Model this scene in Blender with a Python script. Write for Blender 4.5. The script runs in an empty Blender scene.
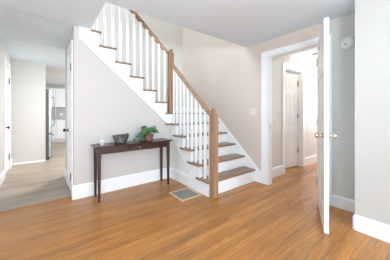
import bpy, bmesh, math, random
from mathutils import Vector, Matrix
S = bpy.context.scene
COL = S.collection
random.seed(7)
PI = math.pi

# ------------------------------------------------------------------ camera
EYE = 1.12
cam = bpy.data.cameras.new('camera')
cam.sensor_width = 36.0
cam.lens = 36.0 * 196.0 / 390.0
cam.shift_y = -17.0 / 390.0
cam.clip_start = 0.05
camo = bpy.data.objects.new('camera', cam)
COL.objects.link(camo)
camo.location = (0, 0, EYE)
camo.rotation_euler = (PI / 2, 0, -math.radians(37.8))
S.camera = camo

# ------------------------------------------------------------------ world, exposure
w = bpy.data.worlds.new('sky')
S.world = w
w.use_nodes = True
w.node_tree.nodes['Background'].inputs[0].default_value = (0.80, 0.90, 1.0, 1)
w.node_tree.nodes['Background'].inputs[1].default_value = 1.0
S.view_settings.view_transform = 'Standard'
S.view_settings.look = 'None'
S.view_settings.gamma = 1.0
S.view_settings.use_curve_mapping = False
S.view_settings.exposure = 0.12
S.cycles.use_denoising = True
S.cycles.max_bounces = 10
S.cycles.diffuse_bounces = 7
S.cycles.glossy_bounces = 3
S.cycles.caustics_reflective = False
S.cycles.caustics_refractive = False


def area(name, loc, target, sx, sy, power, color=(1, 1, 1), spread=180):
    l = bpy.data.lights.new(name, 'AREA')
    l.shape = 'RECTANGLE'
    l.size, l.size_y, l.energy, l.color = sx, sy, power, color
    l.spread = math.radians(spread)
    o = bpy.data.objects.new(name, l)
    COL.objects.link(o)
    o.location = loc
    o.rotation_euler = (Vector(target) - Vector(loc)).to_track_quat('-Z', 'Y').to_euler()
    return o


DAY = (0.79, 0.91, 1.0)
# daylight through the windows of the front room (behind the camera) and its left side
area('daylight_rear_window', (-0.9, -3.36, 1.30), (-0.9, 0, 1.30), 1.3, 1.5, 96, DAY)
area('daylight_rear_window', (1.2, -3.36, 1.30), (1.2, 0, 1.30), 1.3, 1.5, 96, DAY)
area('daylight_side_window', (-3.06, -1.6, 1.30), (0, -1.6, 1.30), 1.5, 1.5, 33, DAY)
area('daylight_side_window', (-3.06, 1.0, 1.30), (0, 1.0, 1.30), 1.5, 1.5, 33, DAY)
# added fill light behind the camera, aimed up at the front room ceiling
area('ceiling_bounce_fill', (-0.2, -1.0, 1.45), (-0.1, -0.6, 2.25), 0.5, 0.5, 98, (0.73, 0.875, 1.0))
# kitchen window; unseen windows added to light the stairwell and the right hall
area('upstairs_window_fill', (-1.35, 3.0, 3.7), (1.5, 3.2, 2.9), 1.2, 1.3, 112, DAY)
area('daylight_kitchen_window', (2.64, 7.4, 1.55), (0, 7.4, 1.3), 1.6, 1.2, 62, (0.9, 0.95, 1.0))
area('kitchen_fill_light', (1.3, 5.2, 2.2), (1.3, 5.2, 0), 0.5, 0.5, 62, (0.97, 0.96, 0.95))  # added fill without a fixture, brightens the left hall from the kitchen
area('hall_window_fill', (6.3, 1.30, 1.35), (3, 1.35, 1.2), 0.8, 1.3, 37, (0.90, 0.95, 1.0))

# ------------------------------------------------------------------ materials
def srgb(r, g, b):
    def f(c):
        c /= 255.0
        return c / 12.92 if c <= 0.04045 else ((c + 0.055) / 1.055) ** 2.4
    return (f(r), f(g), f(b), 1)


def newmat(name):
    m = bpy.data.materials.new(name)
    m.use_nodes = True
    nt = m.node_tree
    return m, nt, nt.nodes['Principled BSDF']


def paint(name, col, rough=0.55, bump=0.03, scale=90, metal=0.0, var=0.02):
    m, nt, b = newmat(name)
    tc = nt.nodes.new('ShaderNodeTexCoord')
    no = nt.nodes.new('ShaderNodeTexNoise')
    no.inputs['Scale'].default_value = scale
    no.inputs['Detail'].default_value = 3
    nt.links.new(tc.outputs['Object'], no.inputs['Vector'])
    hs = nt.nodes.new('ShaderNodeMix')
    hs.data_type = 'RGBA'
    hs.inputs[6].default_value = [c * (1 - var) for c in col[:3]] + [1]
    hs.inputs[7].default_value = [min(1, c * (1 + var)) for c in col[:3]] + [1]
    nt.links.new(no.outputs['Fac'], hs.inputs[0])
    nt.links.new(hs.outputs[2], b.inputs['Base Color'])
    bp = nt.nodes.new('ShaderNodeBump')
    bp.inputs['Strength'].default_value = bump
    bp.inputs['Distance'].default_value = 0.002
    nt.links.new(no.outputs['Fac'], bp.inputs['Height'])
    nt.links.new(bp.outputs[0], b.inputs['Normal'])
    b.inputs['Roughness'].default_value = rough
    b.inputs['Metallic'].default_value = metal
    return m


def wood(name, c1, c2, rough=0.4, axis=0, scale=1.0, spec=0.5):
    """straight grained timber; axis = the grain's direction"""
    m, nt, b = newmat(name)
    tc = nt.nodes.new('ShaderNodeTexCoord')
    mp = nt.nodes.new('ShaderNodeMapping')
    sc = [38.0 * scale] * 3
    sc[axis] = 2.2 * scale
    mp.inputs['Scale'].default_value = sc
    nt.links.new(tc.outputs['Object'], mp.inputs['Vector'])
    no = nt.nodes.new('ShaderNodeTexNoise')
    no.inputs['Scale'].default_value = 1.0
    no.inputs['Detail'].default_value = 4
    no.inputs['Distortion'].default_value = 0.4
    nt.links.new(mp.outputs[0], no.inputs['Vector'])
    rp = nt.nodes.new('ShaderNodeValToRGB')
    rp.color_ramp.elements[0].position = 0.32
    rp.color_ramp.elements[1].position = 0.68
    rp.color_ramp.elements[0].color = c1
    rp.color_ramp.elements[1].color = c2
    nt.links.new(no.outputs['Fac'], rp.inputs[0])
    nt.links.new(rp.outputs[0], b.inputs['Base Color'])
    b.inputs['Roughness'].default_value = rough
    b.inputs['Specular IOR Level'].default_value = spec
    return m


def planks(name, ca, cb, dark, length, width, rough, gap=0.0012, grain=0.25, coat=0.0):
    m, nt, b = newmat(name)
    N, L = nt.nodes.new, nt.links.new
    tc = N('ShaderNodeTexCoord')
    br = N('ShaderNodeTexBrick')
    br.offset = 0.37
    br.offset_frequency = 2
    br.inputs['Color1'].default_value = ca
    br.inputs['Color2'].default_value = cb
    br.inputs['Mortar'].default_value = dark
    br.inputs['Scale'].default_value = 1.0
    br.inputs['Mortar Size'].default_value = gap
    br.inputs['Mortar Smooth'].default_value = 0.3
    br.inputs['Bias'].default_value = 0.0
    br.inputs['Brick Width'].default_value = length
    br.inputs['Row Height'].default_value = width
    L(tc.outputs['Object'], br.inputs['Vector'])
    # broad tone drift from board to board
    mp2 = N('ShaderNodeMapping')
    mp2.inputs['Scale'].default_value = (0.9, 1.0 / width * 0.5, 1)
    L(tc.outputs['Object'], mp2.inputs['Vector'])
    n2 = N('ShaderNodeTexNoise')
    n2.inputs['Scale'].default_value = 1.0
    n2.inputs['Detail'].default_value = 1
    L(mp2.outputs[0], n2.inputs['Vector'])
    # fine grain along the boards, with cathedral figure
    mp = N('ShaderNodeMapping')
    mp.inputs['Scale'].default_value = (2.6, 46.0, 46.0)
    L(tc.outputs['Object'], mp.inputs['Vector'])
    n1 = N('ShaderNodeTexNoise')
    n1.inputs['Scale'].default_value = 1.0
    n1.inputs['Detail'].default_value = 5
    n1.inputs['Roughness'].default_value = 0.6
    n1.inputs['Distortion'].default_value = 0.9
    L(mp.outputs[0], n1.inputs['Vector'])
    ad = N('ShaderNodeMath')
    ad.operation = 'ADD'
    L(n1.outputs['Fac'], ad.inputs[0])
    L(n2.outputs['Fac'], ad.inputs[1])
    mp3 = N('ShaderNodeMapping')
    mp3.inputs['Scale'].default_value = (1.5, 7.0, 7.0)
    L(tc.outputs['Object'], mp3.inputs['Vector'])
    wv = N('ShaderNodeTexWave')
    wv.wave_type = 'RINGS'
    wv.inputs['Scale'].default_value = 1.1
    wv.inputs['Distortion'].default_value = 16.0
    wv.inputs['Detail'].default_value = 3.0
    wv.inputs['Detail Scale'].default_value = 1.4
    L(mp3.outputs[0], wv.inputs['Vector'])
    wm = N('ShaderNodeMath')
    wm.operation = 'MULTIPLY_ADD'
    wm.inputs[1].default_value = 0.17
    L(wv.outputs['Fac'], wm.inputs[0])
    L(ad.outputs[0], wm.inputs[2])
    ad = wm
    mr = N('ShaderNodeMapRange')
    mr.inputs['From Min'].default_value = 0.71
    mr.inputs['From Max'].default_value = 1.46
    mr.inputs['To Min'].default_value = 1.0 - grain
    mr.inputs['To Max'].default_value = 1.0 + grain
    L(ad.outputs[0], mr.inputs['Value'])
    mx = N('ShaderNodeMix')
    mx.data_type = 'RGBA'
    mx.blend_type = 'MULTIPLY'
    mx.inputs[0].default_value = 1.0
    L(br.outputs['Color'], mx.inputs[6])
    L(mr.outputs[0], mx.inputs[7])
    L(mx.outputs[2], b.inputs['Base Color'])
    b.inputs['Roughness'].default_value = rough
    b.inputs['Coat Weight'].default_value = coat
    b.inputs['Coat Roughness'].default_value = 0.22
    bp = N('ShaderNodeBump')
    bp.inputs['Strength'].default_value = 0.12
    bp.inputs['Distance'].default_value = 0.002
    L(n1.outputs['Fac'], bp.inputs['Height'])
    L(bp.outputs[0], b.inputs['Normal'])
    return m


def metal(name, col, rough=0.25):
    return paint(name, col, rough, 0.01, 200, 1.0, 0.01)


M = {
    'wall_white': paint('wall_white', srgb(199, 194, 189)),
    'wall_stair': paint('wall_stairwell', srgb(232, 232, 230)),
    'wall_far': paint('wall_far', srgb(222, 219, 213)),
    'wall_shade_tint': paint('wall_beige_shade_tint', srgb(204, 203, 196)),  # the same beige wall, its greyish shade put into the colour
    'wall_beige': paint('wall_beige', srgb(208, 195, 185)),
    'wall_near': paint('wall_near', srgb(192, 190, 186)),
    'wall_grey': paint('wall_grey', srgb(210, 208, 204)),
    'wall_hall': paint('wall_hall', srgb(222, 218, 212)),
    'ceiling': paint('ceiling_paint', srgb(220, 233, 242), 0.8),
    'trim': paint('trim_paint', srgb(240, 242, 244), 0.35, 0.01),
    'oak_floor': planks('oak_floor', srgb(184, 125, 64), srgb(165, 107, 50), srgb(126, 80, 38), 0.95, 0.058, 0.36, gap=0.0009, grain=0.36, coat=0.15),
    'grey_floor': planks('greige_plank_floor', srgb(172, 156, 138), srgb(148, 134, 120), srgb(120, 105, 92), 1.2, 0.12, 0.4, grain=0.27),
    'tread': wood('oak_tread', srgb(128, 98, 78), srgb(162, 130, 106), 0.35, 0),
    'tread_y': wood('oak_tread_across', srgb(128, 98, 78), srgb(162, 130, 106), 0.35, 1),
    'newel': wood('oak_newel', srgb(138, 105, 78), srgb(174, 138, 107), 0.4, 2),
    'rail': wood('oak_rail', srgb(144, 110, 82), srgb(178, 142, 110), 0.4, 1),
    'rail_x': wood('oak_rail_upper', srgb(140, 110, 86), srgb(174, 142, 116), 0.4, 0),
    'espresso': wood('espresso_wood', srgb(40, 22, 18), srgb(72, 42, 33), 0.27, 0),
    'espresso_z': wood('espresso_leg', srgb(38, 20, 17), srgb(68, 35, 28), 0.3, 2),
    'brass': metal('satin_brass', srgb(212, 200, 174), 0.25),
    'brass_bright': metal('bright_brass', srgb(226, 196, 130), 0.25),
    'steel': metal('brushed_steel', srgb(158, 160, 164), 0.34),
    'steel_dark': paint('fridge_side', srgb(84, 86, 90), 0.45),
    'black': paint('black_iron', srgb(26, 25, 25), 0.4),
    'plastic': paint('white_plastic', srgb(238, 238, 236), 0.4, 0.0),
    'plastic_grey': paint('grey_plastic', srgb(120, 120, 122), 0.5, 0.0),
    'vent_wood': wood('vent_frame_wood', srgb(196, 164, 128), srgb(214, 184, 148), 0.45, 0),
    'vent': paint('vent_grille_metal', srgb(140, 136, 130), 0.5, 0.0),
    'vent_dark': paint('vent_dark', srgb(58, 55, 52), 0.8),
    'pot': paint('brown_pot', srgb(136, 92, 74), 0.7, 0.3, 60, 0.0, 0.2),
    'soil': paint('soil', srgb(50, 36, 28), 0.95, 0.6, 120, 0.0, 0.3),
    'stem': paint('plant_stem', srgb(86, 116, 62), 0.6),
    'counter': paint('grey_countertop', srgb(200, 200, 198), 0.3),
    'plate': paint('ivory_plate', srgb(216, 212, 206), 0.4, 0.0),
    'lampglass': None,
}


def mottled(name, c1, c2, c3, scale, rough=0.6):
    m, nt, b = newmat(name)
    tc = nt.nodes.new('ShaderNodeTexCoord')
    no = nt.nodes.new('ShaderNodeTexNoise')
    no.inputs['Scale'].default_value = scale
    no.inputs['Detail'].default_value = 3
    nt.links.new(tc.outputs['Object'], no.inputs['Vector'])
    rp = nt.nodes.new('ShaderNodeValToRGB')
    rp.color_ramp.elements[0].position = 0.36
    rp.color_ramp.elements[0].color = c1
    rp.color_ramp.elements[1].position = 0.66
    rp.color_ramp.elements[1].color = c3
    e = rp.color_ramp.elements.new(0.5)
    e.color = c2
    nt.links.new(no.outputs['Fac'], rp.inputs[0])
    nt.links.new(rp.outputs[0], b.inputs['Base Color'])
    b.inputs['Roughness'].default_value = rough
    return m


M['bowl'] = mottled('grey_mottled_bowl', srgb(34, 33, 33), srgb(84, 83, 82), srgb(150, 149, 148), 55)
M['bowl_fill'] = mottled('dark_filling', srgb(30, 29, 28), srgb(66, 64, 62), srgb(110, 108, 104), 60)
M['leaf'] = mottled('ivy_leaf', srgb(22, 52, 30), srgb(56, 98, 56), srgb(126, 166, 104), 45, 0.45)


def tiles(name, ca, cb, mortar):
    m, nt, b = newmat(name)
    tc = nt.nodes.new('ShaderNodeTexCoord')
    mp = nt.nodes.new('ShaderNodeMapping')
    mp.inputs['Rotation'].default_value = (PI / 2, 0, 0)
    br = nt.nodes.new('ShaderNodeTexBrick')
    br.inputs['Color1'].default_value = ca
    br.inputs['Color2'].default_value = cb
    br.inputs['Mortar'].default_value = mortar
    br.inputs['Scale'].default_value = 1
    br.inputs['Mortar Size'].default_value = 0.003
    br.inputs['Brick Width'].default_value = 0.15
    br.inputs['Row Height'].default_value = 0.075
    nt.links.new(tc.outputs['Object'], mp.inputs[0])
    nt.links.new(mp.outputs[0], br.inputs['Vector'])
    nt.links.new(br.outputs['Color'], b.inputs['Base Color'])
    b.inputs['Roughness'].default_value = 0.25
    return m


M['backsplash'] = tiles('grey_subway_tile', srgb(186, 187, 188), srgb(172, 174, 176), srgb(214, 214, 214))
_m, _nt, _b = newmat('lit_lamp_glass')
_b.inputs['Base Color'].default_value = srgb(250, 240, 220)
_b.inputs['Emission Color'].default_value = srgb(255, 232, 200)
_b.inputs['Emission Strength'].default_value = 1.5
M['lampglass'] = _m
_m, _nt, _b = newmat('window_glass')
_b.inputs['Base Color'].default_value = (1, 1, 1, 1)
_b.inputs['Transmission Weight'].default_value = 1.0
_b.inputs['Roughness'].default_value = 0.0
_b.inputs['IOR'].default_value = 1.02
M['glass'] = _m

# ------------------------------------------------------------------ mesh helpers
class MB:
    def __init__(self):
        self.bm = bmesh.new()

    def box(self, x0, x1, y0, y1, z0, z1):
        v = [self.bm.verts.new(p) for p in ((x0, y0, z0), (x1, y0, z0), (x1, y1, z0), (x0, y1, z0),
                                            (x0, y0, z1), (x1, y0, z1), (x1, y1, z1), (x0, y1, z1))]
        for f in ((0, 3, 2, 1), (4, 5, 6, 7), (0, 1, 5, 4), (1, 2, 6, 5), (2, 3, 7, 6), (3, 0, 4, 7)):
            self.bm.faces.new([v[i] for i in f])
        return self

    def prism(self, pts, axis, a, b):
        """polygon pts (2D) swept along axis from a to b. axis 0: pts=(y,z); 1: (x,z); 2: (x,y)"""
        def P(p, t):
            return ((t, p[0], p[1]), (p[0], t, p[1]), (p[0], p[1], t))[axis]
        va = [self.bm.verts.new(P(p, a)) for p in pts]
        vb = [self.bm.verts.new(P(p, b)) for p in pts]
        n = len(pts)
        fs = [self.bm.faces.new(va), self.bm.faces.new(vb[::-1])]
        for i in range(n):
            fs.append(self.bm.faces.new((va[i], vb[i], vb[(i + 1) % n], va[(i + 1) % n])))
        bmesh.ops.recalc_face_normals(self.bm, faces=fs)
        return self

    def frustum(self, cx, cy, z0, z1, a0, b0, a1, b1):
        """square tapered bar: half sizes a,b at bottom and top"""
        lo = [self.bm.verts.new((cx + sx * a0, cy + sy * b0, z0)) for sx, sy in ((-1, -1), (1, -1), (1, 1), (-1, 1))]
        hi = [self.bm.verts.new((cx + sx * a1, cy + sy * b1, z1)) for sx, sy in ((-1, -1), (1, -1), (1, 1), (-1, 1))]
        self.bm.faces.new(lo[::-1])
        self.bm.faces.new(hi)
        for i in range(4):
            self.bm.faces.new((lo[i], lo[(i + 1) % 4], hi[(i + 1) % 4], hi[i]))
        return self

    def lathe(self, prof, loc=(0, 0, 0), axis=(0, 0, 1), seg=24, squash=None, wob=None):
        """profile [(r, h)...] turned about axis through loc"""
        q = Vector((0, 0, 1)).rotation_difference(Vector(axis))
        rings = []
        for r, h in prof:
            ring = []
            for i in range(seg):
                t = 2 * PI * i / seg
                p = Vector((r * math.cos(t), r * math.sin(t), h))
                if wob:
                    p = wob(p, t, r, h)
                if squash:
                    p = Vector((p.x * squash[0], p.y * squash[1], p.z))
                ring.append(self.bm.verts.new(q @ p + Vector(loc)))
            rings.append(ring)
        for k in range(len(rings) - 1):
            for i in range(seg):
                j = (i + 1) % seg
                self.bm.faces.new((rings[k][i], rings[k][j], rings[k + 1][j], rings[k + 1][i]))
        self.bm.faces.new(rings[0][::-1])
        self.bm.faces.new(rings[-1])
        return self

    def tube(self, pts, r, seg=10):
        pts = [Vector(p) for p in pts]
        rings = []
        for i, p in enumerate(pts):
            d = (pts[min(i + 1, len(pts) - 1)] - pts[max(i - 1, 0)]).normalized()
            q = Vector((0, 0, 1)).rotation_difference(d)
            rr = r[i] if isinstance(r, (list, tuple)) else r
            rings.append([self.bm.verts.new(p + q @ Vector((rr * math.cos(2 * PI * k / seg), rr * math.sin(2 * PI * k / seg), 0))) for k in range(seg)])
        for k in range(len(rings) - 1):
            for i in range(seg):
                j = (i + 1) % seg
                self.bm.faces.new((rings[k][i], rings[k][j], rings[k + 1][j], rings[k + 1][i]))
        self.bm.faces.new(rings[0][::-1])
        self.bm.faces.new(rings[-1])
        return self


def offset_of(p):
    v = Vector((0, 0, 0))
    while p is not None:
        v += p.location
        p = p.parent
    return v


def obj(name, mb, mat, parent=None, world=True, bevel=0.0, smooth=False, origin=None):
    """ONE mesh object. world=True: the vertices are given in room coordinates."""
    me = bpy.data.meshes.new(name)
    off = Vector((0, 0, 0))
    o = bpy.data.objects.new(name, me)
    if parent is not None:
        o.parent = parent
        if world:
            off = -offset_of(parent)
    elif origin is not None:
        off = -Vector(origin)
        o.location = origin
    bmesh.ops.translate(mb.bm, verts=mb.bm.verts, vec=off)
    bmesh.ops.recalc_face_normals(mb.bm, faces=mb.bm.faces)
    mb.bm.to_mesh(me)
    mb.bm.free()
    me.materials.append(mat if not isinstance(mat, str) else M[mat])
    if smooth:
        for f in me.polygons:
            f.use_smooth = True
    COL.objects.link(o)
    if bevel:
        b = o.modifiers.new('bevel', 'BEVEL')
        b.width = bevel
        b.segments = 2
        b.limit_method = 'ANGLE'
        b.angle_limit = math.radians(40)
    return o


def tag(o, label=None, cat=None, group=None, kind=None):
    if label: o['label'] = label
    if cat: o['category'] = cat
    if group: o['group'] = group
    if kind: o['kind'] = kind
    return o


def thing(name, label, cat, loc=(0, 0, 0), rotz=0, group=None, kind=None):
    o = bpy.data.objects.new(name, None)
    o.empty_display_size = 0.1
    COL.objects.link(o)
    o.location = loc
    o.rotation_euler = (0, 0, rotz)
    return tag(o, label, cat, group, kind)


def struct(name, mb, mat, label=None, cat=None, bevel=0.0):
    o = obj(name, mb, mat, bevel=bevel)
    return tag(o, label, cat, None, 'structure')


# ------------------------------------------------------------------ key dimensions
H = 2.25            # ceiling
XW = 2.77           # wall with the doorway
YT = 2.97           # wall behind the console table
YF = 4.10           # far wall of the stairwell
RISE = 0.1875
HEAD = 2.0
DH = 1.996          # head of the main doorway

# ------------------------------------------------------------------ floors
struct('floor', MB().box(-3.25, 2.9, -3.6, 3.08, -0.12, 0).box(2.9, 6.6, 0.3, 3.0, -0.12, 0),
       'oak_floor', 'honey oak strip floor of the front room and right hall', 'floor')
struct('floor_hall', MB().box(-1.0, 2.9, 3.08, 9.9, -0.12, 0), 'grey_floor',
       'pale greige plank floor of the left hall and kitchen', 'floor')
struct('trim_1', MB().prism([(3.06, 0.0), (3.10, 0.0), (3.094, 0.006), (3.066, 0.006)], 0, -0.518, 0.295), 'oak_floor',
       'wooden threshold strip between oak floor and greige hall floor', 'trim')

# ------------------------------------------------------------------ ceilings
OX, OY = 0.505, 2.135
struct('ceiling', MB().box(-3.25, XW, -3.6, OY, H, H + 0.16).box(-3.25, OX, OY, 2.94, H, H + 0.16)
       .box(-1.0, OX, 2.94, YF + 0.1, H + 0.003, H + 0.16).box(-1.0, XW + 0.1, YF + 0.1, 5.8, H, H + 0.16),
       'ceiling', 'flat white ceiling of front room and left hall with stairwell opening', 'ceiling')
struct('ceiling_kitchen', MB().box(-1.0, XW + 0.1, 5.8, 9.9, H, H + 0.16), 'wall_stair', 'white kitchen ceiling beyond the left hall', 'ceiling')
struct('ceiling_hall', MB().box(XW + 0.1, 6.6, 0.3, 1.98, H, H + 0.16), 'ceiling',
       'white ceiling of the hall beyond the open door', 'ceiling')
struct('ceiling_upper', MB().box(-1.5, XW + 0.1, 1.9, YF + 0.1, 4.7, 4.8), 'ceiling', 'white ceiling above the stairwell', 'ceiling')

# ------------------------------------------------------------------ walls
# doorway wall (X = 2.77) with the opening Y 1.0 .. 1.715
D0, D1 = 0.972, 1.715
struct('wall_right', MB().box(XW, XW + 0.1, D0 - 0.03, D0, 0, H).box(XW, XW + 0.1, D0, D1, DH, H)
       .box(XW, XW + 0.1, D1, YF + 0.1, 0, H).box(XW, XW + 0.1, 1.9, YF + 0.1, H, 4.7),
       'wall_beige', 'beige wall with the doorway and the stairs against it', 'wall')
struct('wall_right_end', MB().box(XW, XW + 0.1, 0.44, D0 - 0.03, 0, H), 'wall_shade_tint', 'beige wall behind the open door, coloured greyer for its shade', 'wall')
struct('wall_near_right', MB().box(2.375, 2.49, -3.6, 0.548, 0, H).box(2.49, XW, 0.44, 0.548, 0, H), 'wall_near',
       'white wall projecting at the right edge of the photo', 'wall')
struct('wall_stairwell', MB().box(-1.5, XW, YF, YF + 0.1, H + 0.16, 4.7).box(0.42, XW, YF, YF + 0.1, 0, H + 0.16), 'wall_far',
       'white far wall of the stairwell above the landing', 'wall')
# wall behind the console table: its top follows the flight
NX = lambda k: 1.70 - 0.212 * (k - 7)
slope = RISE / 0.212
zline = lambda x, drop: 1.3125 + (1.70 - x) * slope - drop
wx0, wx1 = 0.315, 1.775
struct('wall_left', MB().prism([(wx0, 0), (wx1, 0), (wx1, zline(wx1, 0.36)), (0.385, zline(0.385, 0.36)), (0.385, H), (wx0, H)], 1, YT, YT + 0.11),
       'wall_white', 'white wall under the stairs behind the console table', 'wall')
struct('wall_front', MB().box(-3.25, -0.53, YT, YT + 0.11, 0, H), 'wall_white', 'white wall left of the hall opening', 'wall')
# left hall
C0, C1 = 4.72, 5.33
struct('wall_hall_left', MB().box(-0.63, -0.53, YT + 0.11, C0, 0, H).box(-0.63, -0.53, C0, C1, HEAD, H).box(-0.63, -0.53, C1, 5.73, 0, H),
    'wall_grey', 'white left wall of the left hall', 'wall')
struct('wall_hall_end', MB().box(-1.0, 0.047, 5.73, 5.84, 0, H), 'wall_grey', 'white wall at the end of the left hall beside the fridge', 'wall')
K0, K1 = 3.12, 3.58
struct('wall_hall_right', MB().box(wx0, wx0 + 0.1, YT + 0.11, K0, 0, H).box(wx0, wx0 + 0.1, K0, K1, HEAD, H).box(wx0, wx0 + 0.1, K1, YF + 0.1, 0, H),
    'wall_grey', 'white right wall of the left hall under the stairs', 'wall')
struct('wall_kitchen', MB().box(-1.0, XW + 0.1, 9.8, 9.9, 0, H).box(-1.0, -0.9, 5.84, 9.8, 0, H)
       .box(XW, XW + 0.1, YF + 0.1, 6.55, 0, H).box(XW, XW + 0.1, 8.25, 9.8, 0, H)
       .box(XW, XW + 0.1, 6.55, 8.25, 0, 0.95).box(XW, XW + 0.1, 6.55, 8.25, 2.15, H), 'wall_grey', 'white kitchen walls', 'wall')
# right hall beyond the doorway (Y from .5 to 1.86)
E0, E1 = 3.55, 4.28
struct('wall_hall_far', MB().box(XW + 0.1, E0, 1.86, 1.98, 0, H).box(E0, E1, 1.86, 1.98, HEAD - 0.03, H).box(E1, 6.5, 1.86, 1.98, 0, H)
       .box(XW + 0.1, 6.5, 0.44, 0.55, 0, H)
       .box(6.4, 6.5, 0.55, 0.85, 0, H).box(6.4, 6.5, 1.75, 1.86, 0, H).box(6.4, 6.5, 0.85, 1.75, 0, 0.65).box(6.4, 6.5, 0.85, 1.75, 2.05, H),
       'wall_hall', 'warm beige walls of the hall beyond the open door', 'wall')
struct('wall_closet', MB().box(E0 - 0.1, E1 + 0.1, 2.6, 2.7, 0, H).box(E0 - 0.1, E0 - 0.02, 1.98, 2.6, 0, H).box(E1 + 0.02, E1 + 0.1, 1.98, 2.6, 0, H)
       .box(E0 - 0.1, E1 + 0.1, 1.98, 2.7, H, H + 0.1), 'wall_white', 'white walls behind the hall panel door', 'wall')
# front room behind the camera, with its windows
def wall_with_holes(mb, fixed_axis, a0, a1, lo, hi, holes, z0, z1):
    cur = lo
    for h0, h1 in holes + [(hi, hi)]:
        bx = (lambda p, q, r, s: mb.box(a0, a1, p, q, r, s)) if fixed_axis == 0 else (lambda p, q, r, s: mb.box(p, q, a0, a1, r, s))
        if h0 > cur: bx(cur, h0, 0, H)
        if h1 > h0:
            bx(h0, h1, 0, z0)
            bx(h0, h1, z1, H)
        cur = h1
    return mb
struct('wall_rear', wall_with_holes(MB(), 1, -3.6, -3.5, -3.25, 2.375, [(-1.6, -0.2), (0.5, 1.9)], 0.5, 2.1), 'wall_grey', 'white rear wall with two windows', 'wall')
struct('wall_side', wall_with_holes(MB(), 0, -3.25, -3.15, -3.5, YT, [(-2.4, -0.8), (0.2, 1.8)], 0.5, 2.1), 'wall_grey', 'white side wall with two windows', 'wall')
# upstairs walls round the stairwell
struct('wall_upper', MB().box(-1.5, XW, 1.9, 2.0, H + 0.16, 4.7).box(-1.5, -1.4, 2.0, 2.3, H + 0.16, 4.7).box(-1.5, -1.4, 3.7, YF, H + 0.16, 4.7)
       .box(-1.5, -1.4, 2.3, 3.7, H + 0.16, 2.95).box(-1.5, -1.4, 2.3, 3.7, 4.4, 4.7), 'wall_stair', 'white upstairs walls around the stairwell', 'wall')
struct('floor_upper', MB().box(-1.5, 0.42, 2.94, YF, H + 0.162, 2.43).box(-1.5, OX, 2.0, 2.94, H + 0.162, 2.43), 'oak_floor', 'oak upstairs floor at the head of the stairs', 'floor')


def window(name, axis, c, lo, hi, z0, z1, label, d=0.05):
    t = thing(name, label, 'window', kind='structure', loc=((c, (lo + hi) / 2, z0) if axis == 0 else ((lo + hi) / 2, c, z0)))
    f = MB()
    g = MB()
    e = 0.05
    def B(mb, p, q, r, s, th):
        mb.box(c - th, c + th, p, q, r, s) if axis == 0 else mb.box(p, q, c - th, c + th, r, s)
    mid = (z0 + z1) / 2
    B(f, lo, lo + e, z0, z1, d); B(f, hi - e, hi, z0, z1, d)
    B(f, lo + e, hi - e, z0, z0 + e, d); B(f, lo + e, hi - e, z1 - e, z1, d); B(f, lo + e, hi - e, mid - 0.02, mid + 0.02, d * 0.8)
    B(g, lo + e, hi - e, z0 + e, z1 - e, 0.003)
    obj('window_frame', f, 'trim', t, bevel=0.004)
    obj('pane', g, 'glass', t)
window('window_1', 1, -3.55, -1.6, -0.2, 0.5, 2.1, 'sash window in the rear wall, left of two')
window('window_2', 1, -3.55, 0.5, 1.9, 0.5, 2.1, 'sash window in the rear wall, right of two')
window('window_3', 0, -3.2, -2.4, -0.8, 0.5, 2.1, 'sash window in the side wall, farther from the stairs')
window('window_4', 0, -3.2, 0.2, 1.8, 0.5, 2.1, 'sash window in the side wall, nearer the stairs')
window('window_5', 0, XW + 0.05, 6.55, 8.25, 0.95, 2.15, 'kitchen window')
window('window_6', 0, 6.45, 0.85, 1.75, 0.65, 2.05, 'unseen window added at the end of the right hall to light it')
window('window_7', 0, -1.45, 2.3, 3.7, 2.95, 4.4, 'unseen upstairs hall window added to light the stairwell')

# ------------------------------------------------------------------ baseboards
def base(name, axis, face, out, lo, hi, h, label):
    """baseboard on the plane axis=face, projecting by out (signed)"""
    t = out
    pr = [(face, 0), (face + t, 0), (face + t, h - 0.02), (face + t * 0.55, h - 0.006), (face + t * 0.4, h), (face, h)]
    mb = MB()
    if axis == 0:   # plane X = face, runs along Y : profile in (x,z), sweep axis 1
        mb.prism(pr, 1, lo, hi)
    else:           # plane Y = face, runs along X : profile in (y,z), sweep axis 0
        mb.prism(pr, 0, lo, hi)
    return struct(name, mb, 'trim', label, 'baseboard')

base('baseboard_left', 1, YT, -0.018, wx0 - 0.018, 1.75, 0.18, 'tall white baseboard behind the console table')
base('baseboard_left_end', 0, wx0, -0.0175, YT, 3.04, 0.18, 'short white baseboard return at the corner into the left hall')
base('baseboard_right', 0, XW, -0.018, 0.548, 0.86, 0.14, 'white baseboard behind the open door')
base('baseboard_near_right', 0, 2.375, -0.02, -3.5, 0.548, 0.145, 'white baseboard along the near right wall')
base('baseboard_near_return', 1, 0.548, 0.018, 2.375, 2.75, 0.14, 'white baseboard return beside the open door')
base('baseboard_hall_left', 0, -0.53, 0.016, YT, 4.63, 0.15, 'white baseboard before the closet door')
base('baseboard_hall_corner', 0, -0.53, 0.016, 5.42, 5.714, 0.15, 'short white baseboard between closet door and hall end')
base('baseboard_hall_end', 1, 5.73, -0.016, -0.53, 0.047, 0.035, 'low white shoe molding at the end of the left hall')
base('baseboard_hall_right', 0, wx0, -0.016, 3.68, 4.2, 0.15, 'white baseboard in the left hall beyond the narrow door')
base('baseboard_hall_near', 1, 1.86, -0.018, XW + 0.118, E0 - 0.09, 0.17, 'white baseboard left of the hall panel door')
base('baseboard_hall_far', 1, 1.86, -0.018, E1 + 0.09, 6.4, 0.17, 'white baseboard right of the hall panel door')
base('baseboard_rear', 1, -3.5, 0.018, -3.15, 2.355, 0.15, 'white baseboard of the rear wall')
base('baseboard_side', 0, -3.15, 0.018, -3.48, 2.95, 0.15, 'white baseboard of the side wall')

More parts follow.
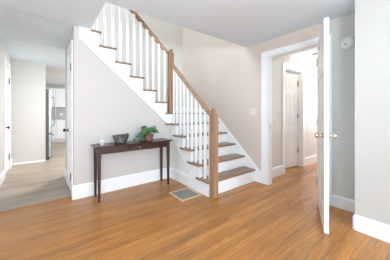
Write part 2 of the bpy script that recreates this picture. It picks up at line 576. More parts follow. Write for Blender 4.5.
# ------------------------------------------------------------------ door casings
def casing(name, axis, face, out, lo, hi, head, wd, label, wall_th=0.1, both=True):
    mb = MB()
    def B(p, q, r, s, a, b):
        a, b = min(a, b), max(a, b)
        mb.box(a, b, p, q, r, s) if axis == 0 else mb.box(p, q, a, b, r, s)
    B(lo - wd, lo, 0, head, face, face + out); B(hi, hi + wd, 0, head, face, face + out)
    B(lo - wd, hi + wd, head, head + 0.072, face, face + out)
    B(lo - wd - 0.006, hi + wd + 0.006, head + 0.072, head + 0.084, face, face + out * 1.35)
    # jamb lining through the wall
    inn = face - math.copysign(wall_th, out)
    B(lo, lo + 0.012, 0, head - 0.012, face, inn); B(hi - 0.012, hi, 0, head - 0.012, face, inn); B(lo, hi, head - 0.012, head, face, inn)
    return struct(name, mb, 'trim', label, 'door casing', bevel=0.003)

casing('trim_2', 0, XW, -0.018, D0, D1, DH, 0.112, 'white casing around the doorway to the right hall')
casing('trim_3', 1, 1.86, -0.018, E0, E1, HEAD - 0.03, 0.085, 'white casing around the panel door in the right hall', 0.12)
casing('trim_4', 0, -0.53, 0.016, C0, C1, HEAD, 0.085, 'white casing around the closet door at the left edge')
casing('trim_5', 0, wx0, -0.016, K0, K1, HEAD, 0.075, 'white casing around the narrow door under the stairs')
sp = struct('strike_plate', MB().box(2.80, 2.83, D1 - 0.0145, D1 - 0.0125, 0.86, 0.94), 'brass', 'small brass strike plate on the left doorway jamb', 'strike plate')
sp['kind'] = 'structure'

# ------------------------------------------------------------------ doors
def panel_door(name, label, loc, rotz, wd, ht, th, cat='door'):
    """door_n: local x from the hinge (0) to the free edge (wd), y = thickness, six raised panels on both faces"""
    t = thing(name, label, cat, loc, rotz, kind='structure')
    s = MB()
    st = 0.11 if wd > 0.6 else 0.075
    mid = 0.10 if wd > 0.6 else 0.06
    rails = [(0, 0.20), (0.72, 0.86), (1.50, 1.60), (ht - 0.12, ht)]
    h2 = th / 2
    s.box(0, st, -h2, h2, 0, ht).box(wd - st, wd, -h2, h2, 0, ht)
    cols = [(st, (wd - mid) / 2), ((wd + mid) / 2, wd - st)]
    for a, b in rails:
        s.box(st, wd - st, -h2, h2, a, b)
    for i in range(3):
        s.box((wd - mid) / 2, (wd + mid) / 2, -h2, h2, rails[i][1], rails[i + 1][0])
    body = obj('door_slab', s, 'trim', t, world=False, bevel=0.004)
    for i in range(3):
        for a, b in cols:
            z0, z1 = rails[i][1], rails[i + 1][0]
            p = MB().box(a, b, -h2 + 0.010, h2 - 0.010, z0, z1)
            e = 0.03
            for sg in (-1, 1):
                y0, y1 = sg * (h2 - 0.010), sg * (h2 - 0.003)
                lo_ = [(a + 0.008, z0 + 0.008), (b - 0.008, z0 + 0.008), (b - 0.008, z1 - 0.008), (a + 0.008, z1 - 0.008)]
                hi_ = [(a + e, z0 + e), (b - e, z0 + e), (b - e, z1 - e), (a + e, z1 - e)]
                vl = [p.bm.verts.new((x, y0, z)) for x, z in lo_]
                vh = [p.bm.verts.new((x, y1, z)) for x, z in hi_]
                p.bm.faces.new(vh)
                for k in range(4):
                    p.bm.faces.new((vl[k], vl[(k + 1) % 4], vh[(k + 1) % 4], vh[k]))
            obj('panel', p, 'trim', t, world=False)
    return t

def knob(t, x, z, h2, side, mat, name='door_knob'):
    sg = side
    k = MB().lathe([(0.0, 0), (0.027, 0), (0.027, 0.004), (0.020, 0.009), (0.010, 0.012), (0.009, 0.03), (0.013, 0.034), (0.024, 0.043),
                    (0.027, 0.052), (0.024, 0.061), (0.012, 0.067), (0.0, 0.068)][1:-1], (x, sg * h2, z), (0, sg, 0), 24)
    return obj(name, k, mat, t, world=False, smooth=True)

def hinge(t, y, z, mat, x=0.0, ln=0.09):
    b = MB().tube([(x, y, z - ln / 2), (x, y, z + ln / 2)], 0.007).box(x, x + 0.03, y - 0.002, y + 0.002, z - ln / 2, z + ln / 2)
    b.lathe([(0.004, 0), (0.008, 0.004), (0.004, 0.01)], (x, y, z + ln / 2), (0, 0, 1), 10)
    return obj('hinge', b, mat, t, world=False)

# open door swung into the front room
hx, hy, fx, fy = 2.715, 0.98, 2.06, 0.683
dw = 0.716
ang = math.atan2(fy - hy, fx - hx)
d1 = panel_door('door_1', 'white panel door standing open into the room beside the doorway', (hx, hy, 0.006), ang, dw, 1.994, 0.040)
for sg in (-1, 1):
    knob(d1, dw - 0.06, 0.90, 0.020, sg, 'brass')
obj('latch_plate', MB().box(dw, dw + 0.0015, -0.012, 0.012, 0.87, 0.93).box(dw + 0.0015, dw + 0.009, -0.006, 0.006, 0.892, 0.908), 'brass', d1, world=False)
for z in (0.25, 1.0, 1.75):
    hinge(d1, -0.024, z, 'brass', x=0.008)
# closed-ish panel door in the right hall
d2 = panel_door('door_2', 'white panel door with brass hinges set in the right hall wall', (E1 - 0.016, 1.958, 0.012), PI + math.radians(-7), E1 - E0 - 0.034, HEAD - 0.0585, 0.035)
for z in (0.32, 1.04, 1.72):
    hinge(d2, 0.024, z, 'brass_bright', x=0.003, ln=0.10)
for sg in (-1, 1):
    knob(d2, E1 - E0 - 0.10, 0.92, 0.0175, sg, 'brass')
# closet door at the left edge: hinges on the far side, knob on the near side
d3 = panel_door('door_3', 'white closet door with black hinges at the left edge of the left hall', (-0.553, C1 - 0.014, 0.012), -PI / 2, C1 - C0 - 0.028, HEAD - 0.028, 0.035)
knob(d3, C1 - C0 - 0.09, 0.85, 0.0175, 1, 'black')
for z in (0.24, 1.73):
    hinge(d3, 0.024, z, 'black', x=-0.006, ln=0.11)
# narrow door under the stairs: knob on the far side
d4 = panel_door('door_4', 'narrow white door with black knob in the wall under the stairs', (0.322, K0 + 0.014, 0.012), PI / 2, K1 - K0 - 0.028, HEAD - 0.028, 0.035)
knob(d4, K1 - K0 - 0.075, 0.85, 0.0175, 1, 'black')
for z in (0.24, 1.73):
    hinge(d4, 0.024, z, 'black', x=-0.004, ln=0.09)

# ------------------------------------------------------------------ staircase
st = thing('staircase', 'white L-shaped staircase with oak treads, oak newel posts and white balusters', 'staircase', (2.25, 2.45, 0))
LV = lambda k: 0.0 if k == 0 else 0.205 + 0.184 * (k - 1)    # tread heights of the lower flight
YN = lambda k: 1.92 + 0.206 * (k - 1)       # nosing of the lower flight's tread k
XS = 1.755                                  # outer face of the lower flight's side
XE = XW - 0.022
TH = 0.028
NO = 0.028                                  # nosing overhang
for k in range(1, 6):
    y0 = YN(k)
    t = MB().prism([(XS - 0.038, y0), (XE, y0), (XE, YN(k + 1) + NO), (XS - 0.0005, YN(k + 1) + NO), (XS - 0.0005, YN(k + 1) + NO + (0.06 if k < 5 else 0)), (XS - 0.038, YN(k + 1) + NO + (0.06 if k < 5 else 0))],
                   2, LV(k) - TH, LV(k))
    if k == 5:
        t.box(1.655, XS - 0.0385, YT - 0.034, YT - 0.001, LV(k) - TH, LV(k))
    obj('tread', t, 'tread', st, bevel=0.010)
for k in range(1, 7):
    y0 = YN(k) + NO
    obj('riser', MB().box(XS + 0.03, XE, y0, y0 + 0.015, LV(k - 1) + (0.0005 if k > 1 else 0), LV(k) - TH), 'trim', st)
    cv = MB().prism([(y0, LV(k) - TH), (y0, LV(k) - TH - 0.02), (y0 - 0.006, LV(k) - TH - 0.018), (y0 - 0.016, LV(k) - TH)], 0, XS, XE)
    obj('cove_molding', cv, 'trim', st)
# landing
obj('landing', MB().box(XS - 0.038, XE, YN(6) - 0.012, YF - 0.002, 6 * RISE - TH, 6 * RISE).box(1.645, XS - 0.038, YN(6) - 0.012, YT - 0.006, 6 * RISE - TH, 6 * RISE), 'tread', st, bevel=0.008)
# upper flight
YU = YT - 0.005
for k in range(7, 13):
    obj('tread', MB().box(NX(k + 1) - NO if k < 12 else OX + 0.003, NX(k), YU - 0.03, YF - 0.002, k * RISE - TH, k * RISE), 'tread_y', st, bevel=0.010)
for k in range(7, 14):
    x0 = NX(k) - NO
    top = k * RISE - TH
    obj('riser', MB().box(x0 - 0.015, x0, YU, YF - 0.002, (k - 1) * RISE + 0.0005, top), 'trim', st)
    obj('cove_molding', MB().prism([(x0, top), (x0, top - 0.02), (x0 + 0.006, top - 0.018), (x0 + 0.016, top)], 1, YU, YF - 0.002), 'trim', st)
obj('top_nosing', MB().box(NX(13) - 0.06, NX(13), YU - 0.03, YF - 0.002, 13 * RISE - TH, 13 * RISE), 'tread_y', st, bevel=0.008)

# outer stringer of the upper flight (stepped top, sloping lower edge)
pts = [(XS + 0.05, zline(XS + 0.05, 0.375))]
pts.append((XS + 0.05, 6 * RISE - TH))
for k in range(7, 14):
    x = NX(k) - NO
    pts.append((x, (k - 1) * RISE - TH))
    pts.append((x, k * RISE - TH))
xl = 0.475
pts = pts[:-2] + [(OX + 0.002, 12 * RISE - TH), (OX + 0.002, 12 * RISE + 0.0025), (xl - 0.1, 12 * RISE + 0.0025)]
pts.append((xl - 0.1, zline(xl - 0.1, 0.375)))
so = MB().prism(pts, 1, YU - 0.012, YU + 0.03)
obj('stringer', so, 'trim', st)
# sloping molding along the stringer's lower edge
def slope_bar(mb, p, q, a, b, th, axis):
    (u0, z0), (u1, z1) = p, q
    mb.prism([(u0, z0), (u1, z1), (u1, z1 + th), (u0, z0 + th)], axis, a, b)
    return mb
obj('stringer_molding', slope_bar(MB(), (xl - 0.1, zline(xl - 0.1, 0.385)), (XS - 0.012, zline(XS - 0.012, 0.385)), YU - 0.016, YU + 0.004, 0.014, 1), 'trim', st, bevel=0.004)

# closed side of the lower flight: stringer above, panel below, molding between
sl = RISE / 0.206
pl = lambda y: 0.20 + 0.87 * (y - 2.33)
pts = [(YN(1) + NO, 0.0), (YN(1) + NO, LV(1) - TH)]
for k in range(2, 7):
    yk = min(YN(k) + NO, YT - 0.03)
    pts.append((yk, LV(k - 1) - TH))
    pts.append((yk, LV(k) - TH))
pts += [(YT - 0.02, 6 * RISE - TH), (YT - 0.02, pl(YT)), (2.33 - 0.02, 0.18), (2.29, 0.0)]
obj('stringer', MB().prism(pts, 0, XS, XS + 0.03), 'trim', st)
pp = MB().prism([(2.27, 0.0), (YT, 0.0), (YT, pl(YT) + 0.01), (2.31, 0.19)], 0, XS + 0.006, XS + 0.028)
obj('side_panel', pp, 'wall_stair', st)
obj('stringer_molding', slope_bar(MB(), (2.32, pl(2.32) - 0.01), (YT - 0.005, pl(YT - 0.005) - 0.01), XS - 0.003, XS + 0.01, 0.012, 0), 'trim', st, bevel=0.004)
bb = MB().prism([(XS + 0.006, 0), (XS - 0.014, 0), (XS - 0.014, 0.155), (XS - 0.004, 0.172), (XS + 0.006, 0.175)], 1, YN(1) + NO, YT - 0.018)
obj('base_molding', bb, 'trim', st)
# wall skirt board on the doorway wall
nz = lambda y: LV(1) + 0.184 * (y - 1.92) / 0.206
sk = [(1.828, 0.0), (1.828, 0.18), (1.86, 0.20), (YN(6) + 0.02, nz(YN(6)) + 0.06), (YF - 0.003, 6 * RISE + 0.14), (YF - 0.003, 6 * RISE - TH), (YN(6), 5 * RISE), (2.1, 0.0)]
obj('skirt_board', MB().prism(sk, 0, XW - 0.022, XW - 0.001), 'trim', st, bevel=0.003)
sk2 = [(XW - 0.022, 6 * RISE), (XW - 0.022, 6 * RISE + 0.14), (NX(7), 7 * RISE + 0.09), (NX(13), 13 * RISE + 0.09), (NX(13), 12 * RISE), (NX(7) - 0.03, 6 * RISE)]
obj('skirt_board', MB().prism(sk2, 1, YF - 0.002, YF - 0.016), 'trim', st)

# newel posts
def newel(cx, cy, z0, z1, r, label, mat='newel'):
    m = MB().box(cx - r, cx + r, cy - r, cy + r, z0, z1 - 0.072)
    p = obj('newel_post', m, mat, st, bevel=0.006)
    p['label'] = label
    c = MB().frustum(cx, cy, z1 - 0.072, z1 - 0.058, r * 0.98, r * 0.98, r * 0.62, r * 0.62)
    c.frustum(cx, cy, z1 - 0.058, z1 - 0.046, r * 0.52, r * 0.52, r * 0.52, r * 0.52)
    c.frustum(cx, cy, z1 - 0.046, z1 - 0.010, r * 0.66, r * 0.66, r * 0.66, r * 0.66)
    c.frustum(cx, cy, z1 - 0.010, z1, r * 0.66, r * 0.66, r * 0.40, r * 0.40)
    obj('newel_cap', c, mat, p, bevel=0.004)
    return p
NXX, NY2, NR = 1.790, 1.900, 0.043
newel(NXX, NY2, 0.0, 1.178, NR, 'square oak newel post at the foot of the stairs')
N1X, N1Y = 1.775, 2.985
newel(N1X, N1Y, 6 * RISE, 2.245, NR, 'square oak newel post at the turn of the stairs')
# handrails (rounded profile swept along the slope)
def handrail(p0, p1, side, mat):
    p0, p1, side = Vector(p0), Vector(p1), Vector(side)
    d = (p1 - p0).normalized()
    up = side.cross(d).normalized()
    if up.z < 0: up = -up
    prof = [(-0.020, 0), (0.020, 0), (0.024, 0.012), (0.022, 0.022), (0.030, 0.034), (0.028, 0.048), (0.016, 0.058), (0, 0.061),
            (-0.016, 0.058), (-0.028, 0.048), (-0.030, 0.034), (-0.022, 0.022), (-0.024, 0.012)]
    mb = MB()
    prof = [(x * 0.86, 0.061 + (y - 0.061) * 0.9) for x, y in prof]
    a = [mb.bm.verts.new(p0 + side * x + up * (y - 0.061)) for x, y in prof]
    b = [mb.bm.verts.new(p1 + side * x + up * (y - 0.061)) for x, y in prof]
    n = len(prof)
    mb.bm.faces.new(a); mb.bm.faces.new(b[::-1])
    for i in range(n):
        mb.bm.faces.new((a[i], a[(i + 1) % n], b[(i + 1) % n], b[i]))
    return obj('handrail', mb, mat, st, bevel=0.002)
rl = lambda y: 1.120 + 0.875 * (y - (NY2 + NR))
handrail((NXX, NY2 + NR, rl(NY2 + NR)), (NXX, N1Y - NR, rl(N1Y - NR)), (1, 0, 0), 'rail')
YB = 2.985
ru = lambda x: 2.185 + 0.875 * (N1X - NR - x)
handrail((N1X - NR, YB, ru(N1X - NR)), (0.36, YB, ru(0.36)), (0, 1, 0), 'rail_x')
newel(0.335, YB, 13 * RISE, 13 * RISE + 1.10, NR, 'square oak newel post at the head of the stairs')
# balusters, two a tread
BR = 0.0165
cosb = 0.055 / math.cos(math.atan(0.875))
for k in range(1, 6):
    for q in (0.052, 0.155):
        y = YN(k) + q
        if y < NY2 + NR + 0.02: y = NY2 + NR + 0.045
        zt = rl(y) - cosb + BR * 0.875
        b = MB().box(NXX - BR, NXX + BR, y - BR, y + BR, LV(k), zt)
        obj('baluster', b, 'trim', st, bevel=0.003)
for k in range(7, 13):
    for q in (0.05, 0.156):
        x = NX(k) - q
        zt = ru(x) - cosb + BR * 0.875
        obj('baluster', MB().box(x - BR, x + BR, YB - BR, YB + BR, k * RISE, zt), 'trim', st, bevel=0.003)
# fillets between the balusters under the upper handrail
xs = sorted([NX(k) - q for k in range(7, 13) for q in (0.05, 0.156)])
for i in range(len(xs) - 1):
    a, b = xs[i] + BR + 0.002, xs[i + 1] - BR - 0.002
    f = MB().prism([(a, ru(a) - cosb + 0.004), (b, ru(b) - cosb + 0.004), (b - 0.008, ru(b - 0.008) - cosb - 0.018), (a + 0.008, ru(a + 0.008) - cosb - 0.018)], 1, YB - 0.013, YB + 0.013)
    obj('rail_fillet', f, 'rail_x', st, bevel=0.004)

# ------------------------------------------------------------------ console table
TX0, TX1, TY0, TY1, TZ = 0.508, 1.602, 2.640, 2.945, 0.700
tb = thing('console_table', 'dark espresso wooden console table with a small drawer against the white wall', 'table', ((TX0 + TX1) / 2, (TY0 + TY1) / 2, 0))
top = MB().box(TX0, TX1, TY0, TY1, TZ - 0.022, TZ)
obj('tabletop', top, 'espresso', tb, bevel=0.006)
LX0, LX1, LY0, LY1 = TX0 + 0.05, TX1 - 0.05, TY0 + 0.048, TY1 - 0.035
az0, az1 = TZ - 0.105, TZ - 0.022
ap = MB()
dm0, dm1 = 0.945, 1.215
ap.box(LX0, dm0 - 0.009, LY0 - 0.010, LY0 + 0.010, az0, az1).box(dm1 + 0.009, LX1, LY0 - 0.010, LY0 + 0.010, az0, az1)
ap.box(dm0 - 0.009, dm1 + 0.009, LY0 - 0.006, LY0 + 0.010, az0, az0 + 0.010).box(dm0 - 0.009, dm1 + 0.009, LY0 - 0.006, LY0 + 0.010, az1 - 0.006, az1)
ap.box(LX0, LX1, LY1 - 0.010, LY1 + 0.010, az0, az1)
ap.box(LX0 - 0.010, LX0 + 0.010, LY0, LY1, az0, az1).box(LX1 - 0.010, LX1 + 0.010, LY0, LY1, az0, az1)
obj('apron', ap, 'espresso', tb, bevel=0.002)
dr = MB().box(dm0, dm1, LY0 - 0.018, LY0 - 0.002, az0 + 0.012, az1 - 0.008).box(dm0 + 0.01, dm1 - 0.01, LY0 - 0.002, LY1 - 0.03, az0 + 0.014, az0 + 0.02)
dro = obj('drawer', dr, 'espresso', tb, bevel=0.003)
kn = MB().lathe([(0.005, 0), (0.004, 0.012), (0.011, 0.018), (0.012, 0.024), (0.007, 0.029)], ((dm0 + dm1) / 2, LY0 - 0.018, (az0 + az1) / 2), (0, -1, 0), 16)
obj('knob', kn, 'steel', dro, smooth=True)
for x in (LX0, LX1):
    for y in (LY0, LY1):
        obj('leg', MB().frustum(x, y, 0, az0, 0.0135, 0.0135, 0.021, 0.021).box(x - 0.021, x + 0.021, y - 0.021, y + 0.021, az0, az1), 'espresso_z', tb, bevel=0.003)

# small white ornament
ox, oy = 0.612, 2.765
orn = thing('ornament', 'tiny white oval ornament with a dark teardrop mark on the console table', 'ornament', (ox, oy, TZ))
orn.rotation_euler = (0, 0, math.radians(-14))
b = MB().lathe([(0.012, 0), (0.019, 0.004), (0.0255, 0.024), (0.0255, 0.046), (0.018, 0.064), (0.006, 0.072)], (0, 0, 0), (0, 0, 1), 20, (0.86, 0.5))
obj('body', b, 'plastic', orn, world=False, smooth=True)
b = MB().lathe([(0.003, -0.018), (0.0075, -0.010), (0.008, -0.003), (0.004, 0.010), (0.001, 0.018)], (0.0, -0.0118, 0.036), (0, 0, 1), 14, (1, 0.35))
m_ = obj('mark', b, 'plastic_grey', orn, world=False, smooth=True)
m_['label'] = 'dark grey teardrop mark'

# grey bowl
bx_, by_ = 0.862, 2.80
bw = thing('bowl', 'grey mottled bowl with an uneven rim and dark filling on the console table', 'bowl', (bx_, by_, TZ))
def wobble(p, t, r, h):
    k = max(0.0, h - 0.03) / 0.07
    return Vector((p.x * (1 + 0.05 * k * math.sin(3 * t + 0.5)), p.y * (1 + 0.05 * k * math.cos(2 * t)), p.z + k * (0.012 * math.sin(2 * t + 0.6) + 0.006 * math.sin(5 * t))))
prof = [(0.060, 0), (0.070, 0.004), (0.084, 0.034), (0.098, 0.072), (0.108, 0.098), (0.112, 0.108), (0.106, 0.110), (0.094, 0.086), (0.078, 0.042), (0.054, 0.016)]
obj('shell', MB().lathe(prof, (0, 0, 0), (0, 0, 1), 40, None, wobble), 'bowl', bw, world=False, smooth=True)
fl = MB()
for i in range(16):
    a, rr = random.uniform(0, 2 * PI), 0.062 * math.sqrt(random.random())
    s_ = random.uniform(0.016, 0.024)
    fl.lathe([(s_ * 0.5, -s_ * 0.8), (s_ * 0.95, -s_ * 0.3), (s_, 0.1 * s_), (s_ * 0.6, s_ * 0.8), (s_ * 0.1, s_)], (rr * math.cos(a), rr * math.sin(a), random.uniform(0.074, 0.108)),
             (random.uniform(-1, 1), random.uniform(-1, 1), 1), 8)
fo = obj('filling', fl, 'bowl_fill', bw, world=False, smooth=True)
fo['kind'] = 'stuff'

# potted ivy
px, py = 1.262, 2.775
pp_ = thing('potted_ivy', 'trailing green ivy in a brown round pot on the console table', 'plant', (px, py, TZ))
obj('pot', MB().lathe([(0.050, 0), (0.056, 0.004), (0.066, 0.04), (0.070, 0.078), (0.076, 0.080), (0.077, 0.094), (0.070, 0.096), (0.066, 0.086), (0.062, 0.078)], (0, 0, 0), (0, 0, 1), 28), 'pot', pp_, world=False, smooth=True)
obj('soil', MB().lathe([(0.060, 0.078), (0.060, 0.083), (0.03, 0.087)], (0, 0, 0), (0, 0, 1), 20), 'soil', pp_, world=False)
sm, lf = MB(), MB()
def leaf(mb, c, n, tip, s):
    n, tip = Vector(n).normalized(), Vector(tip)
    tip = (tip - n * tip.dot(n)).normalized()
    sd = n.cross(tip)
    out = [(0, -0.10, 0.0), (0.30, -0.38, 0.03), (0.62, -0.15, -0.05), (0.50, 0.25, -0.02), (0.22, 0.60, -0.05), (0, 1.0, -0.18), (-0.22, 0.60, -0.05), (-0.50, 0.25, -0.02), (-0.62, -0.15, -0.05), (-0.30, -0.38, 0.03)]
    cc = mb.bm.verts.new(Vector(c) + n * 0.06 * s + tip * 0.15 * s)
    vs = [mb.bm.verts.new(Vector(c) + sd * x * s + tip * y * s + n * z * s) for x, y, z in out]
    for i in range(len(vs)):
        mb.bm.faces.new((cc, vs[i], vs[(i + 1) % len(vs)]))
rnd = random.Random(3)
for i in range(62):
    a = rnd.uniform(0, 2 * PI)
    left = rnd.random() < 0.5
    if left: a = PI + rnd.uniform(-0.9, 0.7)
    reach = rnd.uniform(0.08, 0.22) if left else rnd.uniform(0.07, 0.175)
    up = rnd.uniform(0.07, 0.125) if not left else rnd.uniform(0.03, 0.08)
    endz = max(0.028, 0.09 + up - reach * (rnd.uniform(0.3, 1.05) if left else rnd.uniform(-0.1, 0.45)))
    if math.sin(a) > 0.2: reach = min(reach, 0.11)
    P0 = Vector((0.03 * math.cos(a), 0.03 * math.sin(a), 0.083))
    P2 = Vector((reach * math.cos(a), reach * math.sin(a) * 0.85, endz))
    P1 = Vector((reach * 0.45 * math.cos(a), reach * 0.4 * math.sin(a), 0.09 + up * 1.3))
    pts = [(1 - u) ** 2 * P0 + 2 * u * (1 - u) * P1 + u * u * P2 for u in [j / 6 for j in range(7)]]
    sm.tube(pts, 0.0018, 5)
    for j in range(2, 7):
        for _ in range(3):
            c = pts[j] + Vector((rnd.uniform(-.014, .014), rnd.uniform(-.014, .014), rnd.uniform(-.006, .014)))
            c.z = max(c.z, 0.020)
            n = Vector((math.cos(a) * 0.5 + rnd.uniform(-.5, .5), math.sin(a) * 0.5 - 0.45 + rnd.uniform(-.5, .5), 0.9))
            leaf(lf, c, n, (math.cos(a) + rnd.uniform(-.7, .7), math.sin(a) + rnd.uniform(-.7, .7), -0.3), rnd.uniform(0.018, 0.031))
obj('stems', sm, 'stem', pp_, world=False)
lo_ = obj('foliage', lf, 'leaf', pp_, world=False)

# ------------------------------------------------------------------ floor return vent
V0, V1, W0, W1 = 1.385, 1.725, 2.055, 2.395
vt = thing('floor_vent', 'square grey floor vent in a pale wood frame beside the stairs', 'vent', ((V0 + V1) / 2, (W0 + W1) / 2, 0))
fw = 0.032
fr = MB().box(V0, V1, W0, W0 + fw, 0, 0.006).box(V0, V1, W1 - fw, W1, 0, 0.006).box(V0, V0 + fw, W0 + fw, W1 - fw, 0, 0.006).box(V1 - fw, V1, W0 + fw, W1 - fw, 0, 0.006)
obj('frame', fr, 'vent_wood', vt, bevel=0.002)
obj('backing', MB().box(V0 + fw, V1 - fw, W0 + fw, W1 - fw, 0.0002, 0.0012), 'vent_dark', vt)
gr = MB()
n = 30
for i in range(n):
    y = W0 + fw + (W1 - W0 - 2 * fw) * (i + 0.5) / n
    gr.box(V0 + fw, V1 - fw, y - 0.0034, y + 0.0034, 0.0012, 0.005)
for i in range(1, 4):
    x = V0 + fw + (V1 - V0 - 2 * fw) * i / 4
    gr.box(x - 0.003, x + 0.003, W0 + fw, W1 - fw, 0.0012, 0.0055)
obj('grille', gr, 'vent', vt)

# ------------------------------------------------------------------ smoke detector, switches, hall lamp
sd = thing('smoke_detector', 'round white smoke detector high on the wall behind the open door', 'smoke detector', (XW, 0.700, 1.925))
obj('base_plate', MB().lathe([(0.070, 0), (0.070, 0.010), (0.067, 0.014)], (0, 0, 0), (-1, 0, 0), 32), 'plastic', sd, world=False)
obj('cover', MB().lathe([(0.063, 0.014), (0.061, 0.032), (0.054, 0.043), (0.032, 0.047), (0.012, 0.048)], (0, 0, 0), (-1, 0, 0), 32), 'plastic', sd, world=False, smooth=True)
sl_ = MB()
for i in range(10):
    t = 2 * PI * i / 10
    sl_.box(-0.0475, -0.044, 0.036 * math.cos(t) - 0.004, 0.036 * math.cos(t) + 0.004, 0.036 * math.sin(t) - 0.002, 0.036 * math.sin(t) + 0.002)
obj('sounder_slots', sl_, 'plastic_grey', sd, world=False)
obj('test_button', MB().lathe([(0.009, 0.044), (0.009, 0.050), (0.006, 0.0515)], (0, 0.012, -0.022), (-1, 0, 0), 16), 'plastic_grey', sd, world=False)

def switch(label, loc, normal, wd, ht, gang):
    ang_ = math.atan2(normal[1], normal[0]) + PI / 2
    t = thing('light_switch', label, 'light switch', loc, ang_)
    obj('cover_plate', MB().box(-wd / 2, wd / 2, -0.006, 0, -ht / 2, ht / 2), 'plate', t, world=False, bevel=0.003)
    for g in range(gang):
        x = (g - (gang - 1) / 2) * 0.046
        tg = MB().box(x - 0.005, x + 0.005, -0.008, -0.006, -0.012, 0.012)
        tg.prism([(-0.006, -0.004), (-0.018, 0.004), (-0.016, 0.010), (-0.006, 0.007)], 0, x - 0.004, x + 0.004)
        obj('toggle', tg, 'plate', t, world=False)
    return t
switch('white double switch plate on the beige wall between stairs and doorway', (XW, 1.985, 1.137), (-1, 0), 0.114, 0.116, 2)
switch('white single switch plate in the right hall left of the panel door', (3.355, 1.86, 1.09), (0, -1), 0.072, 0.116, 1)

lp = thing('ceiling_lamp', 'small flush ceiling lamp in the hall beyond the open door', 'ceiling lamp', (4.15, 1.52, H))
obj('canopy', MB().lathe([(0.085, 0), (0.085, 0.012), (0.07, 0.022)], (0, 0, 0), (0, 0, -1), 28), 'black', lp, world=False)
obj('lamp_shade', MB().lathe([(0.066, 0.022), (0.075, 0.04), (0.070, 0.065), (0.05, 0.082), (0.02, 0.09)], (0, 0, 0), (0, 0, -1), 28), 'lampglass', lp, world=False, smooth=True)
pl_ = bpy.data.lights.new('ceiling_lamp_light', 'POINT')
pl_.energy = 5.5
pl_.color = (1.0, 0.90, 0.80)
pl_.shadow_soft_size = 0.06
plo = bpy.data.objects.new('ceiling_lamp_light', pl_)
COL.objects.link(plo)
plo.location = (4.15, 1.52, H - 0.17)

# ------------------------------------------------------------------ kitchen at the end of the left hall
fg = thing('refrigerator', 'stainless steel refrigerator just past the end wall of the left hall', 'refrigerator', (-0.30, 6.32, 0))
obj('body', MB().box(-0.72, 0.095, 5.87, 6.77, 0.02, 1.70), 'steel_dark', fg, bevel=0.006)
for a, b in ((5.872, 6.318), (6.322, 6.768)):
    dd = obj('door', MB().box(0.10, 0.165, a, b, 0.62, 1.70), 'steel', fg, bevel=0.012)
    yy = 6.275 if a < 6 else 6.365
    hh = MB().tube([(0.165, yy, 0.78), (0.222, yy, 0.80), (0.246, yy, 0.95), (0.254, yy, 1.16), (0.246, yy, 1.37), (0.222, yy, 1.52), (0.165, yy, 1.54)], 0.011)
    obj('handle', hh, 'steel', dd, smooth=True)
dd = obj('freezer_drawer', MB().box(0.10, 0.165, 5.872, 6.768, 0.06, 0.61), 'steel', fg, bevel=0.012)
obj('handle', MB().tube([(0.165, 5.98, 0.54), (0.21, 6.0, 0.54), (0.21, 6.64, 0.54), (0.165, 6.66, 0.54)], 0.011), 'steel', dd, smooth=True)
obj('toe_grille', MB().box(-0.70, 0.12, 5.90, 6.74, 0.0, 0.055), 'black', fg)

def base_cabinet(x0, x1, label, drawers):
    t = thing('base_cabinet', label, 'cabinet', ((x0 + x1) / 2, 9.5, 0), 0, 'kitchen base cabinets')
    obj('cabinet_body', MB().box(x0 + 0.001, x1 - 0.001, 9.22, 9.795, 0.10, 0.855).box(x0 + 0.001, x1 - 0.001, 9.28, 9.795, 0, 0.10), 'trim', t)
    if drawers:
        zs = [(0.12, 0.36), (0.37, 0.61), (0.62, 0.84)]
    else:
        zs = [(0.12, 0.65), (0.66, 0.84)]
    for i, (a, b) in enumerate(zs):
        nm = 'drawer' if (drawers or i == 1) else 'cabinet_door'
        d = obj(nm, MB().box(x0 + 0.008, x1 - 0.008, 9.20, 9.22, a, b), 'trim', t, bevel=0.003)
        xm = (x0 + x1) / 2
        obj('pull', MB().tube([(xm - 0.05, 9.20, (a + b) / 2), (xm - 0.048, 9.175, (a + b) / 2), (xm + 0.048, 9.175, (a + b) / 2), (xm + 0.05, 9.20, (a + b) / 2)], 0.005, 8), 'steel', d)
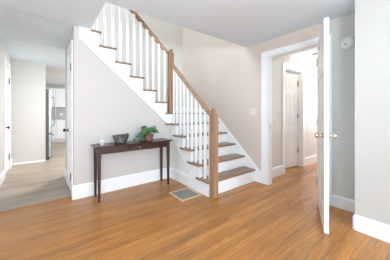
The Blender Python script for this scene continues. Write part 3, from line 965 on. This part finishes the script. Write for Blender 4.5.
base_cabinet(-0.25, 0.40, 'white kitchen base cabinet at the left, nearest the refrigerator', True)
base_cabinet(0.40, 0.95, 'white kitchen drawer cabinet seen just left of the narrow door', True)
base_cabinet(0.95, 1.55, 'white kitchen base cabinet with a door, farthest right of its row', False)
ct = obj('countertop', MB().box(-0.27, 1.57, 9.18, 9.797, 0.856, 0.89), 'counter', bevel=0.004, origin=(0.65, 9.5, 0.856))
tag(ct, 'pale grey countertop on the white kitchen cabinets', 'countertop')
bs = obj('backsplash', MB().box(-0.9, 2.0, 9.788, 9.799, 0.892, 1.345), 'backsplash', origin=(0.55, 9.79, 0.892))
tag(bs, 'grey tiled backsplash above the kitchen countertop', 'backsplash', kind='structure')
bs.name = 'trim_6'
def upper_cabinet(x0, x1, label):
    t = thing('wall_cabinet', label, 'cabinet', ((x0 + x1) / 2, 9.65, 1.35), 0, 'kitchen wall cabinets')
    obj('cabinet_body', MB().box(x0 + 0.001, x1 - 0.001, 9.47, 9.797, 1.35, 2.10), 'trim', t)
    d = obj('cabinet_door', MB().box(x0 + 0.006, x1 - 0.006, 9.45, 9.47, 1.355, 2.095), 'trim', t, bevel=0.003)
    obj('pull', MB().tube([(x1 - 0.04, 9.45, 1.40), (x1 - 0.04, 9.425, 1.405), (x1 - 0.04, 9.425, 1.495), (x1 - 0.04, 9.45, 1.50)], 0.005, 8), 'steel', d)
upper_cabinet(-0.25, 0.40, 'white wall cabinet above the backsplash, nearest the refrigerator')
upper_cabinet(0.40, 0.95, 'white wall cabinet above the backsplash, just left of the narrow door')
upper_cabinet(0.95, 1.55, 'white wall cabinet above the backsplash, farthest right of its row')
ol = thing('wall_outlet', 'white outlet plate on the grey kitchen backsplash', 'outlet', (0.60, 9.788, 1.06))
obj('cover_plate', MB().box(-0.045, 0.045, -0.006, 0, -0.058, 0.058), 'plastic', ol, world=False, bevel=0.003)
for z in (-0.022, 0.022):
    obj('socket', MB().box(-0.016, 0.016, -0.008, -0.006, z - 0.014, z + 0.014), 'plastic', ol, world=False, bevel=0.002)
